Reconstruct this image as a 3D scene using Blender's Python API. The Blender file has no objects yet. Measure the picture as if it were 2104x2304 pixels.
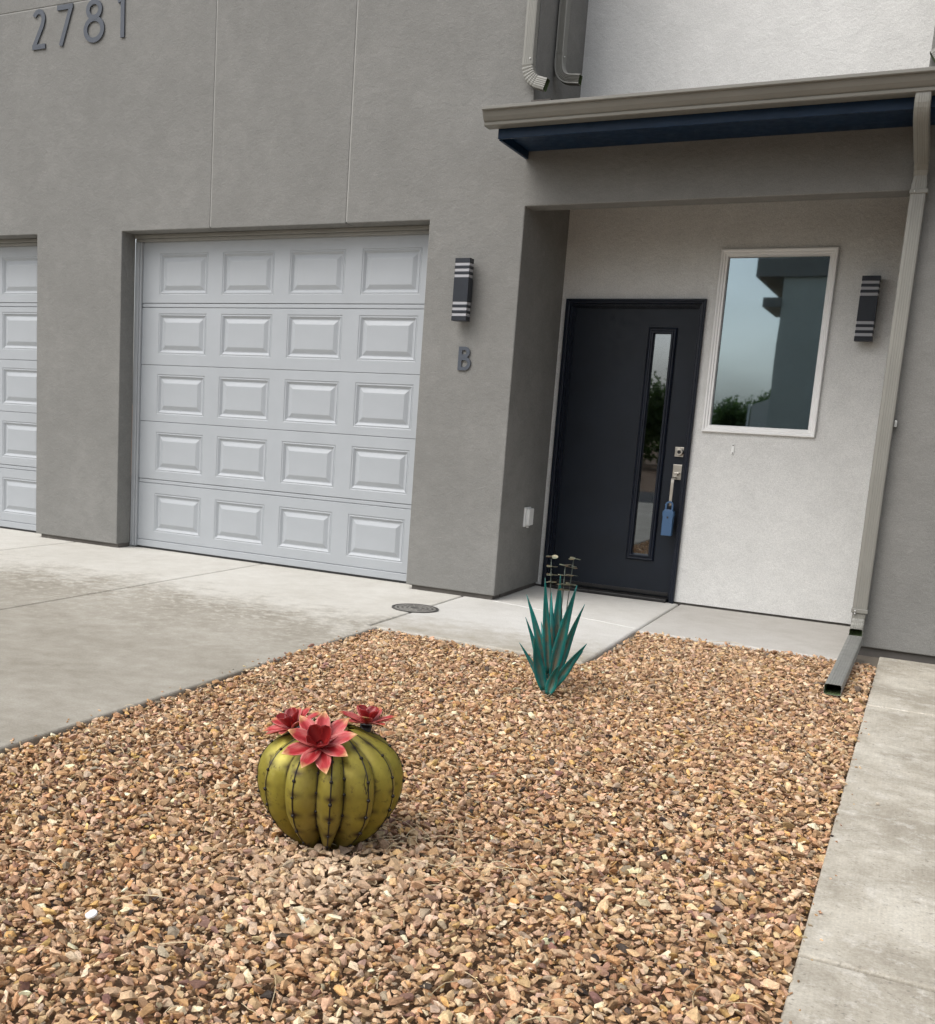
import bpy, bmesh, math, random
import numpy as np
from mathutils import Vector, Matrix

random.seed(7); rng = np.random.default_rng(11)
S = bpy.context.scene
C = S.collection
R = math.radians

# ------------------------------------------------------------------ camera
cam_d = bpy.data.cameras.new('camera'); cam = bpy.data.objects.new('camera', cam_d); C.objects.link(cam)
CAM = Vector((4.5776, -6.852, 1.2142))
rt = Vector((0.87787896, 0.47556673, 0.05625664)); up = Vector((-0.13199433, 0.12736991, 0.98303327)); fw = Vector((-0.46033252, 0.87040978, -0.17458748))
cam.matrix_world = Matrix(((rt.x, up.x, -fw.x, CAM.x), (rt.y, up.y, -fw.y, CAM.y), (rt.z, up.z, -fw.z, CAM.z), (0, 0, 0, 1)))
cam_d.sensor_fit = 'HORIZONTAL'; cam_d.sensor_width = 36; cam_d.lens = 41.099
cam_d.shift_x = 0.12145; cam_d.shift_y = 0.09716
cam_d.clip_start = 0.05; cam_d.clip_end = 1500
S.camera = cam

# ------------------------------------------------------------------ sky, sun, exposure
SUN_EL, SUN_AZ = R(52), R(212)          # azimuth from +Y clockwise: light from the front left of the facade
W = bpy.data.worlds.new('World'); S.world = W; W.use_nodes = True
wn = W.node_tree; wn.nodes.clear()
def wnode(t): return wn.nodes.new(t)
sky = wnode('ShaderNodeTexSky'); sky.sky_type = 'NISHITA'; sky.sun_disc = False
sky.sun_elevation = SUN_EL; sky.sun_rotation = SUN_AZ; sky.dust_density = 4; sky.air_density = 1.2; sky.altitude = 300
hsv = wnode('ShaderNodeHueSaturation'); hsv.inputs['Saturation'].default_value = 0.36
tc = wnode('ShaderNodeTexCoord'); nz = wnode('ShaderNodeTexNoise'); nz.inputs['Scale'].default_value = 2.6; nz.inputs['Detail'].default_value = 6
mp = wnode('ShaderNodeMapping'); mp.inputs['Scale'].default_value = (1, 1, 3.2)
rp = wnode('ShaderNodeMapRange'); rp.inputs[1].default_value = 0.3; rp.inputs[2].default_value = 0.7; rp.inputs[3].default_value = 0.74; rp.inputs[4].default_value = 1.22
mul = wnode('ShaderNodeMixRGB'); mul.blend_type = 'MULTIPLY'; mul.inputs[0].default_value = 1
bg = wnode('ShaderNodeBackground'); bg.inputs['Strength'].default_value = 0.15
wo = wnode('ShaderNodeOutputWorld')
L = wn.links.new
L(tc.outputs['Generated'], mp.inputs[0]); L(mp.outputs[0], nz.inputs['Vector']); L(nz.outputs['Fac'], rp.inputs[0])
L(sky.outputs[0], hsv.inputs['Color']); L(hsv.outputs[0], mul.inputs[1]); L(rp.outputs[0], mul.inputs[2]); L(mul.outputs[0], bg.inputs[0]); L(bg.outputs[0], wo.inputs[0])

sd = bpy.data.lights.new('sun', 'SUN'); sd.energy = 1.25; sd.angle = R(50); sd.color = (1, 0.98, 0.95)
sun = bpy.data.objects.new('sun', sd); C.objects.link(sun)
to_sun = Vector((math.sin(SUN_AZ) * math.cos(SUN_EL), math.cos(SUN_AZ) * math.cos(SUN_EL), math.sin(SUN_EL)))
sun.rotation_euler = to_sun.to_track_quat('Z', 'Y').to_euler(); sun.location = (0, -6, 9)

vs = S.view_settings; vs.view_transform = 'Standard'; vs.look = 'None'; vs.gamma = 1; vs.use_curve_mapping = False; vs.exposure = 0.48
S.render.engine = 'CYCLES'; S.cycles.use_denoising = True; S.cycles.use_adaptive_sampling = True; S.cycles.adaptive_threshold = .02; S.cycles.adaptive_min_samples = 16; S.cycles.max_bounces = 6; S.cycles.diffuse_bounces = 3; S.cycles.glossy_bounces = 3; S.cycles.caustics_reflective = False; S.cycles.caustics_refractive = False
try: S.cycles.denoiser = 'OPENIMAGEDENOISE'
except Exception: pass

# ------------------------------------------------------------------ material helpers
class M:
    """small node builder around one Principled BSDF"""
    def __init__(s, name, col=(.5, .5, .5), rough=.6, metal=0, spec=.5):
        s.m = bpy.data.materials.new(name); s.m.use_nodes = True; s.t = s.m.node_tree
        s.b = s.t.nodes['Principled BSDF']; s.set('Base Color', (*col, 1)); s.set('Roughness', rough); s.set('Metallic', metal); s.set('Specular IOR Level', spec)
        s._tc = None
    def set(s, k, v): s.b.inputs[k].default_value = v
    def n(s, t): return s.t.nodes.new(t)
    def l(s, a, b): s.t.links.new(a, b)
    def co(s, scale=(1, 1, 1), loc=(0, 0, 0), rot=(0, 0, 0), kind='Object'):
        if s._tc is None: s._tc = s.n('ShaderNodeTexCoord')
        m = s.n('ShaderNodeMapping'); m.inputs['Scale'].default_value = scale; m.inputs['Location'].default_value = loc; m.inputs['Rotation'].default_value = rot
        s.l(s._tc.outputs[kind], m.inputs[0]); return m.outputs[0]
    def noise(s, sc, det=4, rough=.55, vec=None, dist=0):
        n = s.n('ShaderNodeTexNoise'); n.inputs['Scale'].default_value = sc; n.inputs['Detail'].default_value = det; n.inputs['Roughness'].default_value = rough; n.inputs['Distortion'].default_value = dist
        s.l(vec if vec is not None else s.co(), n.inputs['Vector']); return n.outputs['Fac']
    def ramp(s, f, stops):
        r = s.n('ShaderNodeValToRGB'); e = r.color_ramp.elements
        while len(e) < len(stops): e.new(.5)
        for el, (p, c) in zip(e, stops):
            el.position = p; el.color = (*c, 1) if len(c) == 3 else c
        s.l(f, r.inputs[0]); return r.outputs[0]
    def rng(s, f, a, b, c=0, d=1):
        r = s.n('ShaderNodeMapRange')
        for i, v in enumerate((a, b, c, d)): r.inputs[i + 1].default_value = v
        s.l(f, r.inputs[0]); return r.outputs[0]
    def mix(s, f, a, b, mode='MIX'):
        m = s.n('ShaderNodeMixRGB'); m.blend_type = mode
        for i, v in enumerate((f, a, b)):
            if isinstance(v, (int, float)): m.inputs[i].default_value = v if i == 0 else (v, v, v, 1)
            elif isinstance(v, tuple): m.inputs[i].default_value = (*v, 1)
            else: s.l(v, m.inputs[i])
        return m.outputs[0]
    def math(s, op, a, b=0):
        m = s.n('ShaderNodeMath'); m.operation = op
        for i, v in enumerate((a, b)):
            if isinstance(v, (int, float)): m.inputs[i].default_value = v
            else: s.l(v, m.inputs[i])
        return m.outputs[0]
    def sep(s, vec=None):
        x = s.n('ShaderNodeSeparateXYZ'); s.l(vec if vec is not None else s.co(), x.inputs[0]); return x.outputs
    def color(s, c): s.l(c, s.b.inputs['Base Color']); return s
    def rough(s, c): s.l(c, s.b.inputs['Roughness']); return s
    def bump(s, f, strength=.3, dist=.01, prev=None):
        b = s.n('ShaderNodeBump'); b.inputs['Strength'].default_value = strength; b.inputs['Distance'].default_value = dist
        s.l(f, b.inputs['Height'])
        if prev is not None: s.l(prev, b.inputs['Normal'])
        s.l(b.outputs[0], s.b.inputs['Normal']); return b.outputs[0]

def stucco(name, dark, mid, lite, coarse=1.0):
    k = M(name, mid, .92, spec=.25)
    a = k.noise(1.6, 4, .6); b = k.noise(8, 4, .7, k.co(scale=(1, 1, 1.2)), .6); c = k.noise(55, 2, .6)
    f = k.math('ADD', k.math('MULTIPLY', a, .45), k.math('ADD', k.math('MULTIPLY', b, .4), k.math('MULTIPLY', c, .15)))
    base = k.ramp(f, [(.36, dark), (.5, mid), (.62, lite)])
    fine = k.rng(k.noise(170, 3, .75), .3, .7, .82, 1.18)
    k.color(k.mix(1, base, fine, 'MULTIPLY'))
    hh = k.math('ADD', k.math('MULTIPLY', k.noise(150 * coarse, 2, .6), .35), k.noise(30, 4, .62, k.co(scale=(1, 1, 1.15)), .5))
    k.bump(hh, .55, .007)
    return k.m

m_grey = stucco('grey_stucco', (.188, .185, .174), (.208, .205, .193), (.233, .229, .216))
m_lite = stucco('pale_stucco', (.60, .597, .578), (.652, .648, .628), (.705, .70, .678), .8)

def paint(name, col, rough=.4, var=.06, grain=0, spec=.5, metal=0):
    k = M(name, col, rough, metal, spec)
    f = k.noise(3.5, 5, .6)
    lo = tuple(c * (1 - var) for c in col); hi = tuple(min(1, c * (1 + var)) for c in col)
    k.color(k.ramp(f, [(.3, lo), (.7, hi)]))
    k.rough(k.rng(k.noise(22, 4, .6), .3, .7, max(.02, rough - .07), min(1, rough + .09)))
    if grain: k.bump(k.noise(140, 3, .6, k.co(scale=(.12, 1, 1))), grain, .002)
    return k.m

m_gar = paint('garage_door_enamel', (.365, .385, .405), .45, .04, .2)
m_trim = paint('vinyl_stop_trim', (.37, .385, .40), .45, .04)
m_headtrim = paint('painted_head_trim', (.27, .265, .245), .6, .06)
m_navy = paint('navy_fascia_paint', (.004, .020, .050), .42, .15, 0, .25)
m_gut = paint('gutter_enamel', (.185, .178, .156), .40, .06)
m_ds = paint('downspout_enamel', (.215, .210, .186), .45, .07)
m_dsin = M('green_primer_inside_pipe', (.12, .165, .075), .6).m
m_ext = paint('weathered_downspout_enamel', (.20, .20, .185), .45, .12)
m_door = paint('black_door_paint', (.0068, .0102, .0168), .42, .2, 0, .3)
m_case = paint('black_casing_paint', (.0070, .0100, .0180), .38, .2, 0, .3)
m_thr = paint('bronze_threshold', (.020, .019, .019), .45, .1, 0, .3)
m_win = paint('white_vinyl_frame', (.86, .855, .84), .4, .03)
m_nick = paint('brushed_nickel', (.50, .47, .42), .33, .06, 0, .5, 1)
m_blk = paint('graphite_lamp_metal', (.015, .018, .025), .38, .1, 0, .35)
m_num = paint('graphite_number_metal', (.068, .078, .096), .45, .08, 0, .35)
m_lens = M('clear_acrylic', (.50, .50, .53), .10); m_lens.set('Transmission Weight', .25); m_lens.set('IOR', 1.45)
m_lens = m_lens.m
m_led = M('white_lamp_core', (.75, .74, .72), .4).m
m_rubber = M('black_rubber_seal', (.02, .02, .02), .7).m
m_found = paint('bare_foundation', (.105, .095, .085), .9, .25)
m_screw = M('screw_head', (.62, .62, .60), .3, .8).m
m_blue = paint('blue_lockbox_vinyl', (.042, .098, .195), .5, .08)
m_plate = paint('white_plastic', (.80, .80, .78), .35, .03)
m_iron = paint('cast_iron', (.075, .072, .066), .65, .35)
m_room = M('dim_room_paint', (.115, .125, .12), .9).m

def glass(name, tint, refl):
    m = bpy.data.materials.new(name); m.use_nodes = True; t = m.node_tree; t.nodes.clear()
    o = t.nodes.new('ShaderNodeOutputMaterial'); mx = t.nodes.new('ShaderNodeMixShader')
    g = t.nodes.new('ShaderNodeBsdfGlossy'); g.inputs['Roughness'].default_value = 0.018; g.inputs['Color'].default_value = (*refl, 1)
    tr = t.nodes.new('ShaderNodeBsdfTransparent'); tr.inputs['Color'].default_value = (*tint, 1)
    lw = t.nodes.new('ShaderNodeFresnel'); lw.inputs['IOR'].default_value = 1.5
    mr = t.nodes.new('ShaderNodeMapRange'); mr.inputs[3].default_value = .31; mr.inputs[4].default_value = 1
    tc_ = t.nodes.new('ShaderNodeTexCoord'); n_ = t.nodes.new('ShaderNodeTexNoise'); n_.inputs['Scale'].default_value = 2.2; n_.inputs['Detail'].default_value = 1
    b_ = t.nodes.new('ShaderNodeBump'); b_.inputs['Strength'].default_value = .012; b_.inputs['Distance'].default_value = .02
    t.links.new(tc_.outputs['Object'], n_.inputs['Vector']); t.links.new(n_.outputs['Fac'], b_.inputs['Height']); t.links.new(b_.outputs[0], g.inputs['Normal'])
    t.links.new(lw.outputs[0], mr.inputs[0]); t.links.new(mr.outputs[0], mx.inputs[0]); t.links.new(tr.outputs[0], mx.inputs[1]); t.links.new(g.outputs[0], mx.inputs[2]); t.links.new(mx.outputs[0], o.inputs[0])
    return m
m_glass = glass('reflective_window_glass', (.50, .58, .56), (.66, .80, .90))
m_dglass = glass('reflective_door_glass', (.30, .32, .31), (.60, .66, .72))

def concrete(name, lo, mid, hi, kind):
    k = M(name, mid, .85, spec=.3)
    x, y, z = k.sep()
    a = k.noise(1.1, 5, .62, dist=.4); b = k.noise(7, 5, .7, None, .3)
    f = k.math('ADD', k.math('MULTIPLY', a, .55), k.math('MULTIPLY', b, .45))
    base = k.ramp(f, [(.33, lo), (.5, mid), (.66, hi)])
    if kind == 'drive':
        # dry pale strip along the building, damp brown-grey slab beyond a ragged splash line
        yy = k.math('ADD', y, k.math('MULTIPLY', k.math('SUBTRACT', k.noise(2.2, 2, .5), .5), .9))
        yy = k.math('ADD', yy, k.math('MULTIPLY', k.math('SUBTRACT', k.noise(9, 6, .78), .5), 1.7))
        wet = k.rng(yy, -1.62, -.98, 1, 0)
        damp = k.ramp(f, [(.34, (.255, .230, .185)), (.5, (.335, .308, .258)), (.64, (.41, .384, .330))])
        base = k.mix(wet, base, damp)
        xs = k.rng(k.math('ABSOLUTE', k.math('SUBTRACT', y, -1.5)), 0, 1.3, 1, 0)
        sp = k.rng(k.noise(18, 5, .78), .50, .64, 0, 1)
        base = k.mix(k.math('MULTIPLY', k.math('MULTIPLY', sp, xs), .55), base, (.62, .58, .50))
    if kind == 'apron':
        yy = k.rng(k.math('ADD', y, k.math('MULTIPLY', k.math('SUBTRACT', k.noise(6, 6, .76), .5), 1.6)), -1.45, -.8, 1, 0)
        base = k.mix(k.math('MULTIPLY', yy, .9), base, (.36, .325, .262))
    if kind == 'side':
        st = k.rng(k.noise(2.4, 6, .74, None, .2), .42, .60, 0, 1)
        base = k.mix(k.math('MULTIPLY', st, .70), base, (.28, .248, .195))
        sp = k.rng(k.noise(11, 6, .78), .53, .66, 0, 1)
        base = k.mix(k.math('MULTIPLY', sp, .75), base, (.60, .565, .50))
        pit = k.rng(k.noise(60, 3, .6), .29, .37, 1, 0)
        base = k.mix(k.math('MULTIPLY', pit, .4), base, (.14, .13, .11))
    br = k.noise(90, 3, .6, k.co(scale=(2.2, .06, 1) if kind == 'side' else (.08, 1.8, 1)))
    gr_ = k.noise(120, 4, .8)
    base = k.mix(1, base, k.rng(gr_, .3, .7, .82, 1.18), 'MULTIPLY'); base = k.mix(1, base, k.rng(br, .3, .7, .95, 1.05), 'MULTIPLY')
    k.color(base)
    k.bump(k.math('ADD', k.math('MULTIPLY', br, .6), gr_), .30, .003)
    return k.m
m_drive = concrete('driveway_concrete', (.48, .455, .40), (.55, .527, .475), (.61, .59, .54), 'drive')
m_apron = concrete('apron_concrete', (.50, .483, .44), (.575, .558, .52), (.63, .615, .58), 'apron')
m_walk = concrete('walkway_concrete', (.41, .387, .347), (.48, .457, .42), (.54, .52, .485), 'walk')
m_side = concrete('sidewalk_concrete', (.405, .365, .295), (.50, .46, .383), (.605, .57, .49), 'side')
m_joint = M('joint_dirt', (.16, .135, .105), .95).m

def soil(name, lo, hi, sc=8):
    k = M(name, lo, .95, spec=.2); k.color(k.ramp(k.noise(sc, 7, .7), [(.3, lo), (.7, hi)])); k.bump(k.noise(40, 5, .7), .5, .02); return k.m
m_dirt = soil('brown_dirt', (.10, .062, .038), (.19, .125, .08), 3)
m_bed = soil('gravel_bed_soil', (.10, .065, .04), (.22, .145, .09), 30)
m_asph = soil('asphalt', (.045, .045, .046), (.07, .07, .07), 60)

# ------------------------------------------------------------------ mesh helpers
def link(name, me, mats, parent=None):
    o = bpy.data.objects.new(name, me); C.objects.link(o)
    if mats is not None:
        for m in (mats if isinstance(mats, (list, tuple)) else [mats]): me.materials.append(m)
    if parent is not None: o.parent = parent
    return o
def build(name, bm, mats, parent=None, smooth=False, bev=0, seg=2):
    bmesh.ops.recalc_face_normals(bm, faces=bm.faces)
    me = bpy.data.meshes.new(name); bm.to_mesh(me); bm.free()
    if smooth:
        for p in me.polygons: p.use_smooth = True
    o = link(name, me, mats, parent)
    if bev:
        b = o.modifiers.new('bevel', 'BEVEL'); b.width = bev; b.segments = seg; b.limit_method = 'ANGLE'; b.angle_limit = R(40)
    return o
def box(bm, x0, x1, y0, y1, z0, z1, mat=0):
    v = [bm.verts.new(p) for p in ((x0, y0, z0), (x1, y0, z0), (x1, y1, z0), (x0, y1, z0), (x0, y0, z1), (x1, y0, z1), (x1, y1, z1), (x0, y1, z1))]
    fs = [bm.faces.new([v[i] for i in q]) for q in ((3, 2, 1, 0), (4, 5, 6, 7), (0, 1, 5, 4), (1, 2, 6, 5), (2, 3, 7, 6), (3, 0, 4, 7))]
    for f in fs: f.material_index = mat
    return v
def boxo(name, x0, x1, y0, y1, z0, z1, mat, parent=None, bev=0, seg=2):
    bm = bmesh.new(); box(bm, x0, x1, y0, y1, z0, z1); return build(name, bm, mat, parent, bev=bev, seg=seg)
def prism(pts, a, b, ax='y', bev=0, seg=3):
    """extrude a 2-D outline; ax y: (x,z) outline from y=a (front) to y=b; ax z: (x,y) outline from z=a (top) to z=b"""
    bm = bmesh.new()
    f = (lambda p, t: (p[0], t, p[1])) if ax == 'y' else ((lambda p, t: (p[0], p[1], t)) if ax == 'z' else (lambda p, t: (t, p[0], p[1])))
    A = [bm.verts.new(f(p, a)) for p in pts]; B = [bm.verts.new(f(p, b)) for p in pts]
    fa = bm.faces.new(A); bm.faces.new(B[::-1]); n = len(pts)
    for i in range(n): bm.faces.new((A[i], B[i], B[(i + 1) % n], A[(i + 1) % n]))
    bmesh.ops.recalc_face_normals(bm, faces=bm.faces)
    if bev: bmesh.ops.bevel(bm, geom=list(fa.edges), offset=bev, segments=seg, profile=.5, affect='EDGES')
    return bm
def grid_wall(xs, zs, skip, y0, y1):
    bm = bmesh.new()
    def q(x, z, y, c={}): 
        k = (round(x, 5), round(z, 5), y)
        if k not in V: V[k] = bm.verts.new((x, y, z))
        return V[k]
    V = {}
    cells = {(i, j) for i in range(len(xs) - 1) for j in range(len(zs) - 1)} - set(skip)
    for i, j in cells:
        a, b, c, d = (xs[i], zs[j]), (xs[i + 1], zs[j]), (xs[i + 1], zs[j + 1]), (xs[i], zs[j + 1])
        bm.faces.new([q(*p, y0) for p in (a, b, c, d)]); bm.faces.new([q(*p, y1) for p in (d, c, b, a)])
        for (di, dj), (p, r) in {(-1, 0): (a, d), (1, 0): (b, c), (0, -1): (a, b), (0, 1): (d, c)}.items():
            if (i + di, j + dj) not in cells: bm.faces.new((q(*p, y0), q(*p, y1), q(*r, y1), q(*r, y0)))
    return bm
def rings(bm, loops, mat=0, close=True, caps=(False, False)):
    R_ = [[bm.verts.new(p) for p in lp] for lp in loops]; n = len(R_[0])
    for a, b in zip(R_, R_[1:]):
        for i in range(n if close else n - 1):
            f = bm.faces.new((a[i], a[(i + 1) % n], b[(i + 1) % n], b[i])); f.material_index = mat
    if caps[0]: bm.faces.new(R_[0][::-1]).material_index = mat
    if caps[1]: bm.faces.new(R_[-1]).material_index = mat
    return R_
def tag(o, label=None, cat=None, group=None, kind=None):
    if label: o['label'] = label
    if cat: o['category'] = cat
    if group: o['group'] = group
    if kind: o['kind'] = kind
    return o
def empty(name, loc=(0, 0, 0)):
    o = bpy.data.objects.new(name, None); C.objects.link(o); o.location = loc; o.empty_display_size = .1; return o
def struct(o): o['kind'] = 'structure'; return o
def copy_tree(o, parent=None):
    c = o.copy(); C.objects.link(c); c.parent = parent
    for ch in o.children: copy_tree(ch, c)
    return c

# ------------------------------------------------------------------ numbers taken from the place
X0, X1, X2, X3, X4 = -2.216, -1.309, 1.364, 2.038, 4.268     # pier and opening edges along the facade
ZG, ZR, D = 2.525, 2.590, 0.922                                # garage head, porch beam underside, porch depth
ZB = 0.032

# ------------------------------------------------------------------ ground and paving
def slab(pts, z, mat, parent, t=.10, bev=.012):
    bm = prism(pts, z, z - t, 'z', bev); return build('slab', bm, mat, parent)
g = struct(build('ground', prism([(-300, -400), (300, -400), (300, 300), (-300, 300)], -.13, -.16, 'z'), m_dirt))
bedo = struct(build('gravel_bed', prism([(1.80, -8.2), (4.50, -8.2), (4.50, .02), (1.80, .02)], -.050, -.10, 'z'), m_bed))
road = struct(build('road', prism([(-60, -14.5), (60, -14.5), (60, -9.6), (-60, -9.6)], -.10, -.14, 'z'), m_asph))

drv = struct(build('driveway', prism([(-9, -9.55), (1.842, -9.55), (1.842, -1.36), (1.80, -1.36), (1.80, .5), (-9, .5)], -.022, -.122, 'z'), m_joint))
JG = .0045
for xa, xb in ((-8.9, -5.38), (-5.37, -1.785 - JG), (-1.785 + JG, .006 - JG)):
    slab([(xa, -9.5), (xb, -9.5), (xb, .45), (xa, .45)], 0, m_drive, drv)
slab([(.006 + JG, -9.5), (1.852, -9.5), (1.852, -1.385), (1.797 - JG, -1.385), (1.797 - JG, .45), (.006 + JG, .45)], 0, m_drive, drv)

ap = struct(build('apron', prism([(1.81, -1.37), (3.12, -1.37), (3.12, .95), (1.81, .95)], -.022, -.122, 'z'), m_joint))
slab([(1.797 + JG, -1.392), (3.100, -1.452), (3.100 - JG, .93), (1.797 + JG, .93)], 0, m_apron, ap, bev=.016)
# hairline repair running from the pier corner to the step in the slab
bm = bmesh.new(); pr = [(2.045, -.02), (2.33, -.085), (2.62, -.16), (2.86, -.215), (3.085, -.29)]
lp = [[(x, y - .004, .001), (x, y + .004, .001), (x, y + .003, .0035), (x, y - .003, .0035)] for x, y in pr]
rings(bm, lp, caps=(True, True)); build('crack_filler', bm, M('pale_crack_filler', (.70, .69, .65), .8).m, ap)

wk = struct(build('walkway', prism([(3.11, -.31), (4.45, -.31), (4.45, .95), (3.11, .95)], -.022, -.122, 'z'), m_joint))
slab([(3.100 + JG, -.335), (4.262, -.315), (4.262, .93), (3.100 + JG, .93)], 0, m_walk, wk, bev=.018)

sw = struct(build('sidewalk', prism([(4.46, -9.5), (6.3, -9.5), (6.3, -.04), (4.46, -.04)], -.05, -.15, 'z'), m_joint))
for ya, yb in ((-9.45, -7.06), (-7.05, -4.218), (-4.204, -1.362), (-1.35, -.025)):
    slab([(4.444, ya), (6.25, ya), (6.25, yb), (4.444, yb)], -.006, m_side, sw, .10, .009)

# ------------------------------------------------------------------ the house
m_bead = paint('pale_joint_bead', (.34, .335, .315), .7, .08)
house = tag(empty('townhouse', (0, 0, 0)), 'grey stucco townhouse with two pale garage doors and a recessed entry porch', 'house')
H = house
cj = .0036
# face of the building, split at its control joints
wp = []
wp.append(build('wall_panel', prism([(-9, ZB), (-4.889, ZB), (-4.889, ZG), (X0, ZG), (X0, ZB), (X1, ZB), (X1, ZG), (-.454 - cj, ZG), (-.454 - cj, 4.259), (-9, 4.259)], 0, .165, 'y', .007), m_grey, H))
wp.append(build('wall_panel', prism([(-.454 + cj, ZG), (.717 - cj, ZG), (.717 - cj, 4.259), (-.454 + cj, 4.259)], 0, .165, 'y', .005), m_grey, H))
wp.append(build('wall_panel', prism([(.717 + cj, ZG), (X2, ZG), (X2, ZB), (X3, ZB), (X3, ZR), (X4, ZR), (X4, ZB), (9, ZB), (9, 6), (X4, 6), (X4, 3.02), (X3, 3.02), (X3, 4.259), (.717 + cj, 4.259)], 0, .165, 'y', .008), m_grey, H))
for xa, xb in ((-9, -.454 - cj), (-.454 + cj, .717 - cj), (.717 + cj, X3)):
    build('wall_panel', prism([(xa, 4.265), (xb, 4.265), (xb, 6), (xa, 6)], 0, .165, 'y', .005), m_grey, H)
boxo('joint_backing', -8.9, X3 - .1, .0045, .06, ZG + .012, 5.9, m_bead, H)
# returns of the two masses beside the porch
boxo('side_wall', 1.80, X3, .165, 3.2, ZB, 6, m_grey, H)
boxo('side_wall', X4, 4.5, .165, 3.2, ZB, 6, m_grey, H)
boxo('side_wall', -9, -8.85, .165, 7, ZB, 6, m_grey, H)
boxo('main_roof', -9, 1.79, .17, 7, 5.8, 5.95, m_found, H)
# foundation strip set back under the stucco
for a, b in ((-8.95, -4.93), (X0 + .045, X1 - .0), (X2 + .04, X3 - .02), (X4 + .03, 8.95)):
    boxo('foundation', a, b, .022, .16, -.12, ZB + .003, m_found, H)
boxo('foundation', 1.85, X3 - .014, .16, .95, -.12, ZB + .003, m_found, H)
# entry wall with its two openings, and the pale upper wall above the porch roof
xs = [X3 - .02, 2.098, 3.042, 3.158, 3.826, X4 + .02]; zs = [.014, 1.258, 2.098, 2.402, 3.02]
build('entry_wall', grid_wall(xs, zs, [(1, 0), (1, 1), (3, 1), (3, 2)], D, D + .14), m_lite, H)
boxo('foundation', X3 - .01, 2.12, D + .012, D + .13, -.12, .016, m_found, H)
boxo('foundation', 3.03, X4, D + .012, D + .13, -.12, .016, m_found, H)
boxo('upper_wall', X3 - .02, X4 + .02, D + .002, D + .14, 3.03, 6, m_lite, H)
boxo('porch_ceiling', X3 - .01, X4 + .01, .165, D + .05, 2.80, 2.83, m_grey, H)
# dim room behind the window and door lite
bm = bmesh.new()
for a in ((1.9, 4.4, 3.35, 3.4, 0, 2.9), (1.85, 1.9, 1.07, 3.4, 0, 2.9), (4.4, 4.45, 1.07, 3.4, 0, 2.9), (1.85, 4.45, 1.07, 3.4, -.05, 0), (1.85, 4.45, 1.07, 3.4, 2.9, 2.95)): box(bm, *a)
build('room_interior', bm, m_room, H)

# ---- garage doors
PW, PH = .472, .318
def panel_mesh(w, h):
    bm = bmesh.new(); prof = [(0, 0), (.004, .0025), (.009, .0025), (.012, .0), (.030, .013), (.037, .013), (.066, .001), (.070, .0)]
    lps = [[(-w / 2 + i, y, -h / 2 + i), (w / 2 - i, y, -h / 2 + i), (w / 2 - i, y, h / 2 - i), (-w / 2 + i, y, h / 2 - i)] for i, y in prof]
    rings(bm, lps, caps=(False, True)); bmesh.ops.recalc_face_normals(bm, faces=bm.faces)
    if bm.faces[-1:] and bm.faces[len(bm.faces) - 1].normal.y > 0: bmesh.ops.reverse_faces(bm, faces=bm.faces)
    me = bpy.data.meshes.new('panel'); bm.to_mesh(me); bm.free(); me.materials.append(m_gar); return me
pm = panel_mesh(PW, PH)
SEC = [(.075, .548, .308), (.584, 1.0545, .812), (1.0575, 1.5085, 1.278), (1.5115, 1.962, 1.758), (2.000, 2.50, 2.224)]
PX = [-.873 + .613 * i for i in range(4)]
def garage(dx):
    gd = boxo('garage_door', X1 + .005 + dx, X2 - .005 + dx, .245, .27, .03, 2.52, m_rubber, H)
    for za, zb, zc in SEC:
        gx = [X1 + .02]; 
        for c in PX: gx += [c - PW / 2 + .0275, c + PW / 2 + .0275]
        gx.append(X2 - .012)
        zz = [za, zc - PH / 2, zc + PH / 2, zb]
        bm = grid_wall([x + dx for x in gx], zz, [(1, 1), (3, 1), (5, 1), (7, 1)], .2, .238)
        build('section', bm, m_gar, gd, bev=.0025, seg=2)
        for c in PX:
            o = bpy.data.objects.new('panel', pm); C.objects.link(o); o.parent = gd; o.location = (c + .0275 + dx, .2005, zc)
    for za, zb in ((.551, .580), (1.966, 1.996)):
        boxo('rail', X1 + .02 + dx, X2 - .012 + dx, .203, .236, za, zb, m_gar, gd, bev=.004)
    boxo('bottom_rail', X1 + .02 + dx, X2 - .012 + dx, 194e-3, .236, .017, .072, m_gar, gd, bev=.004)
    boxo('bottom_seal', X1 + .03 + dx, X2 - .03 + dx, .20, .235, .002, .0155, m_rubber, gd)
    boxo('stop_trim', X1 + .001 + dx, X1 + .040 + dx, .166, .199, .012, 2.47, m_trim, gd, bev=.004)
    boxo('stop_trim', X1 + .040 + dx, X1 + .058 + dx, .178, .199, .012, 2.47, m_trim, gd, bev=.003)
    boxo('stop_trim', X2 - .058 + dx, X2 - .001 + dx, .166, .199, .012, 2.47, m_trim, gd, bev=.004)
    boxo('head_trim', X1 + .001 + dx, X2 - .001 + dx, .150, .199, 2.495, 2.524, m_headtrim, gd, bev=.004)
    boxo('head_trim', X1 + .002 + dx, X2 - .002 + dx, .168, .199, 2.471, 2.494, m_headtrim, gd, bev=.004)
    return gd
ga = garage(0); ga['label'] = 'pale grey raised panel garage door beside the entry'
gb = garage(X0 - X2); gb['label'] = 'pale grey garage door cut off at the left edge'

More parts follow.
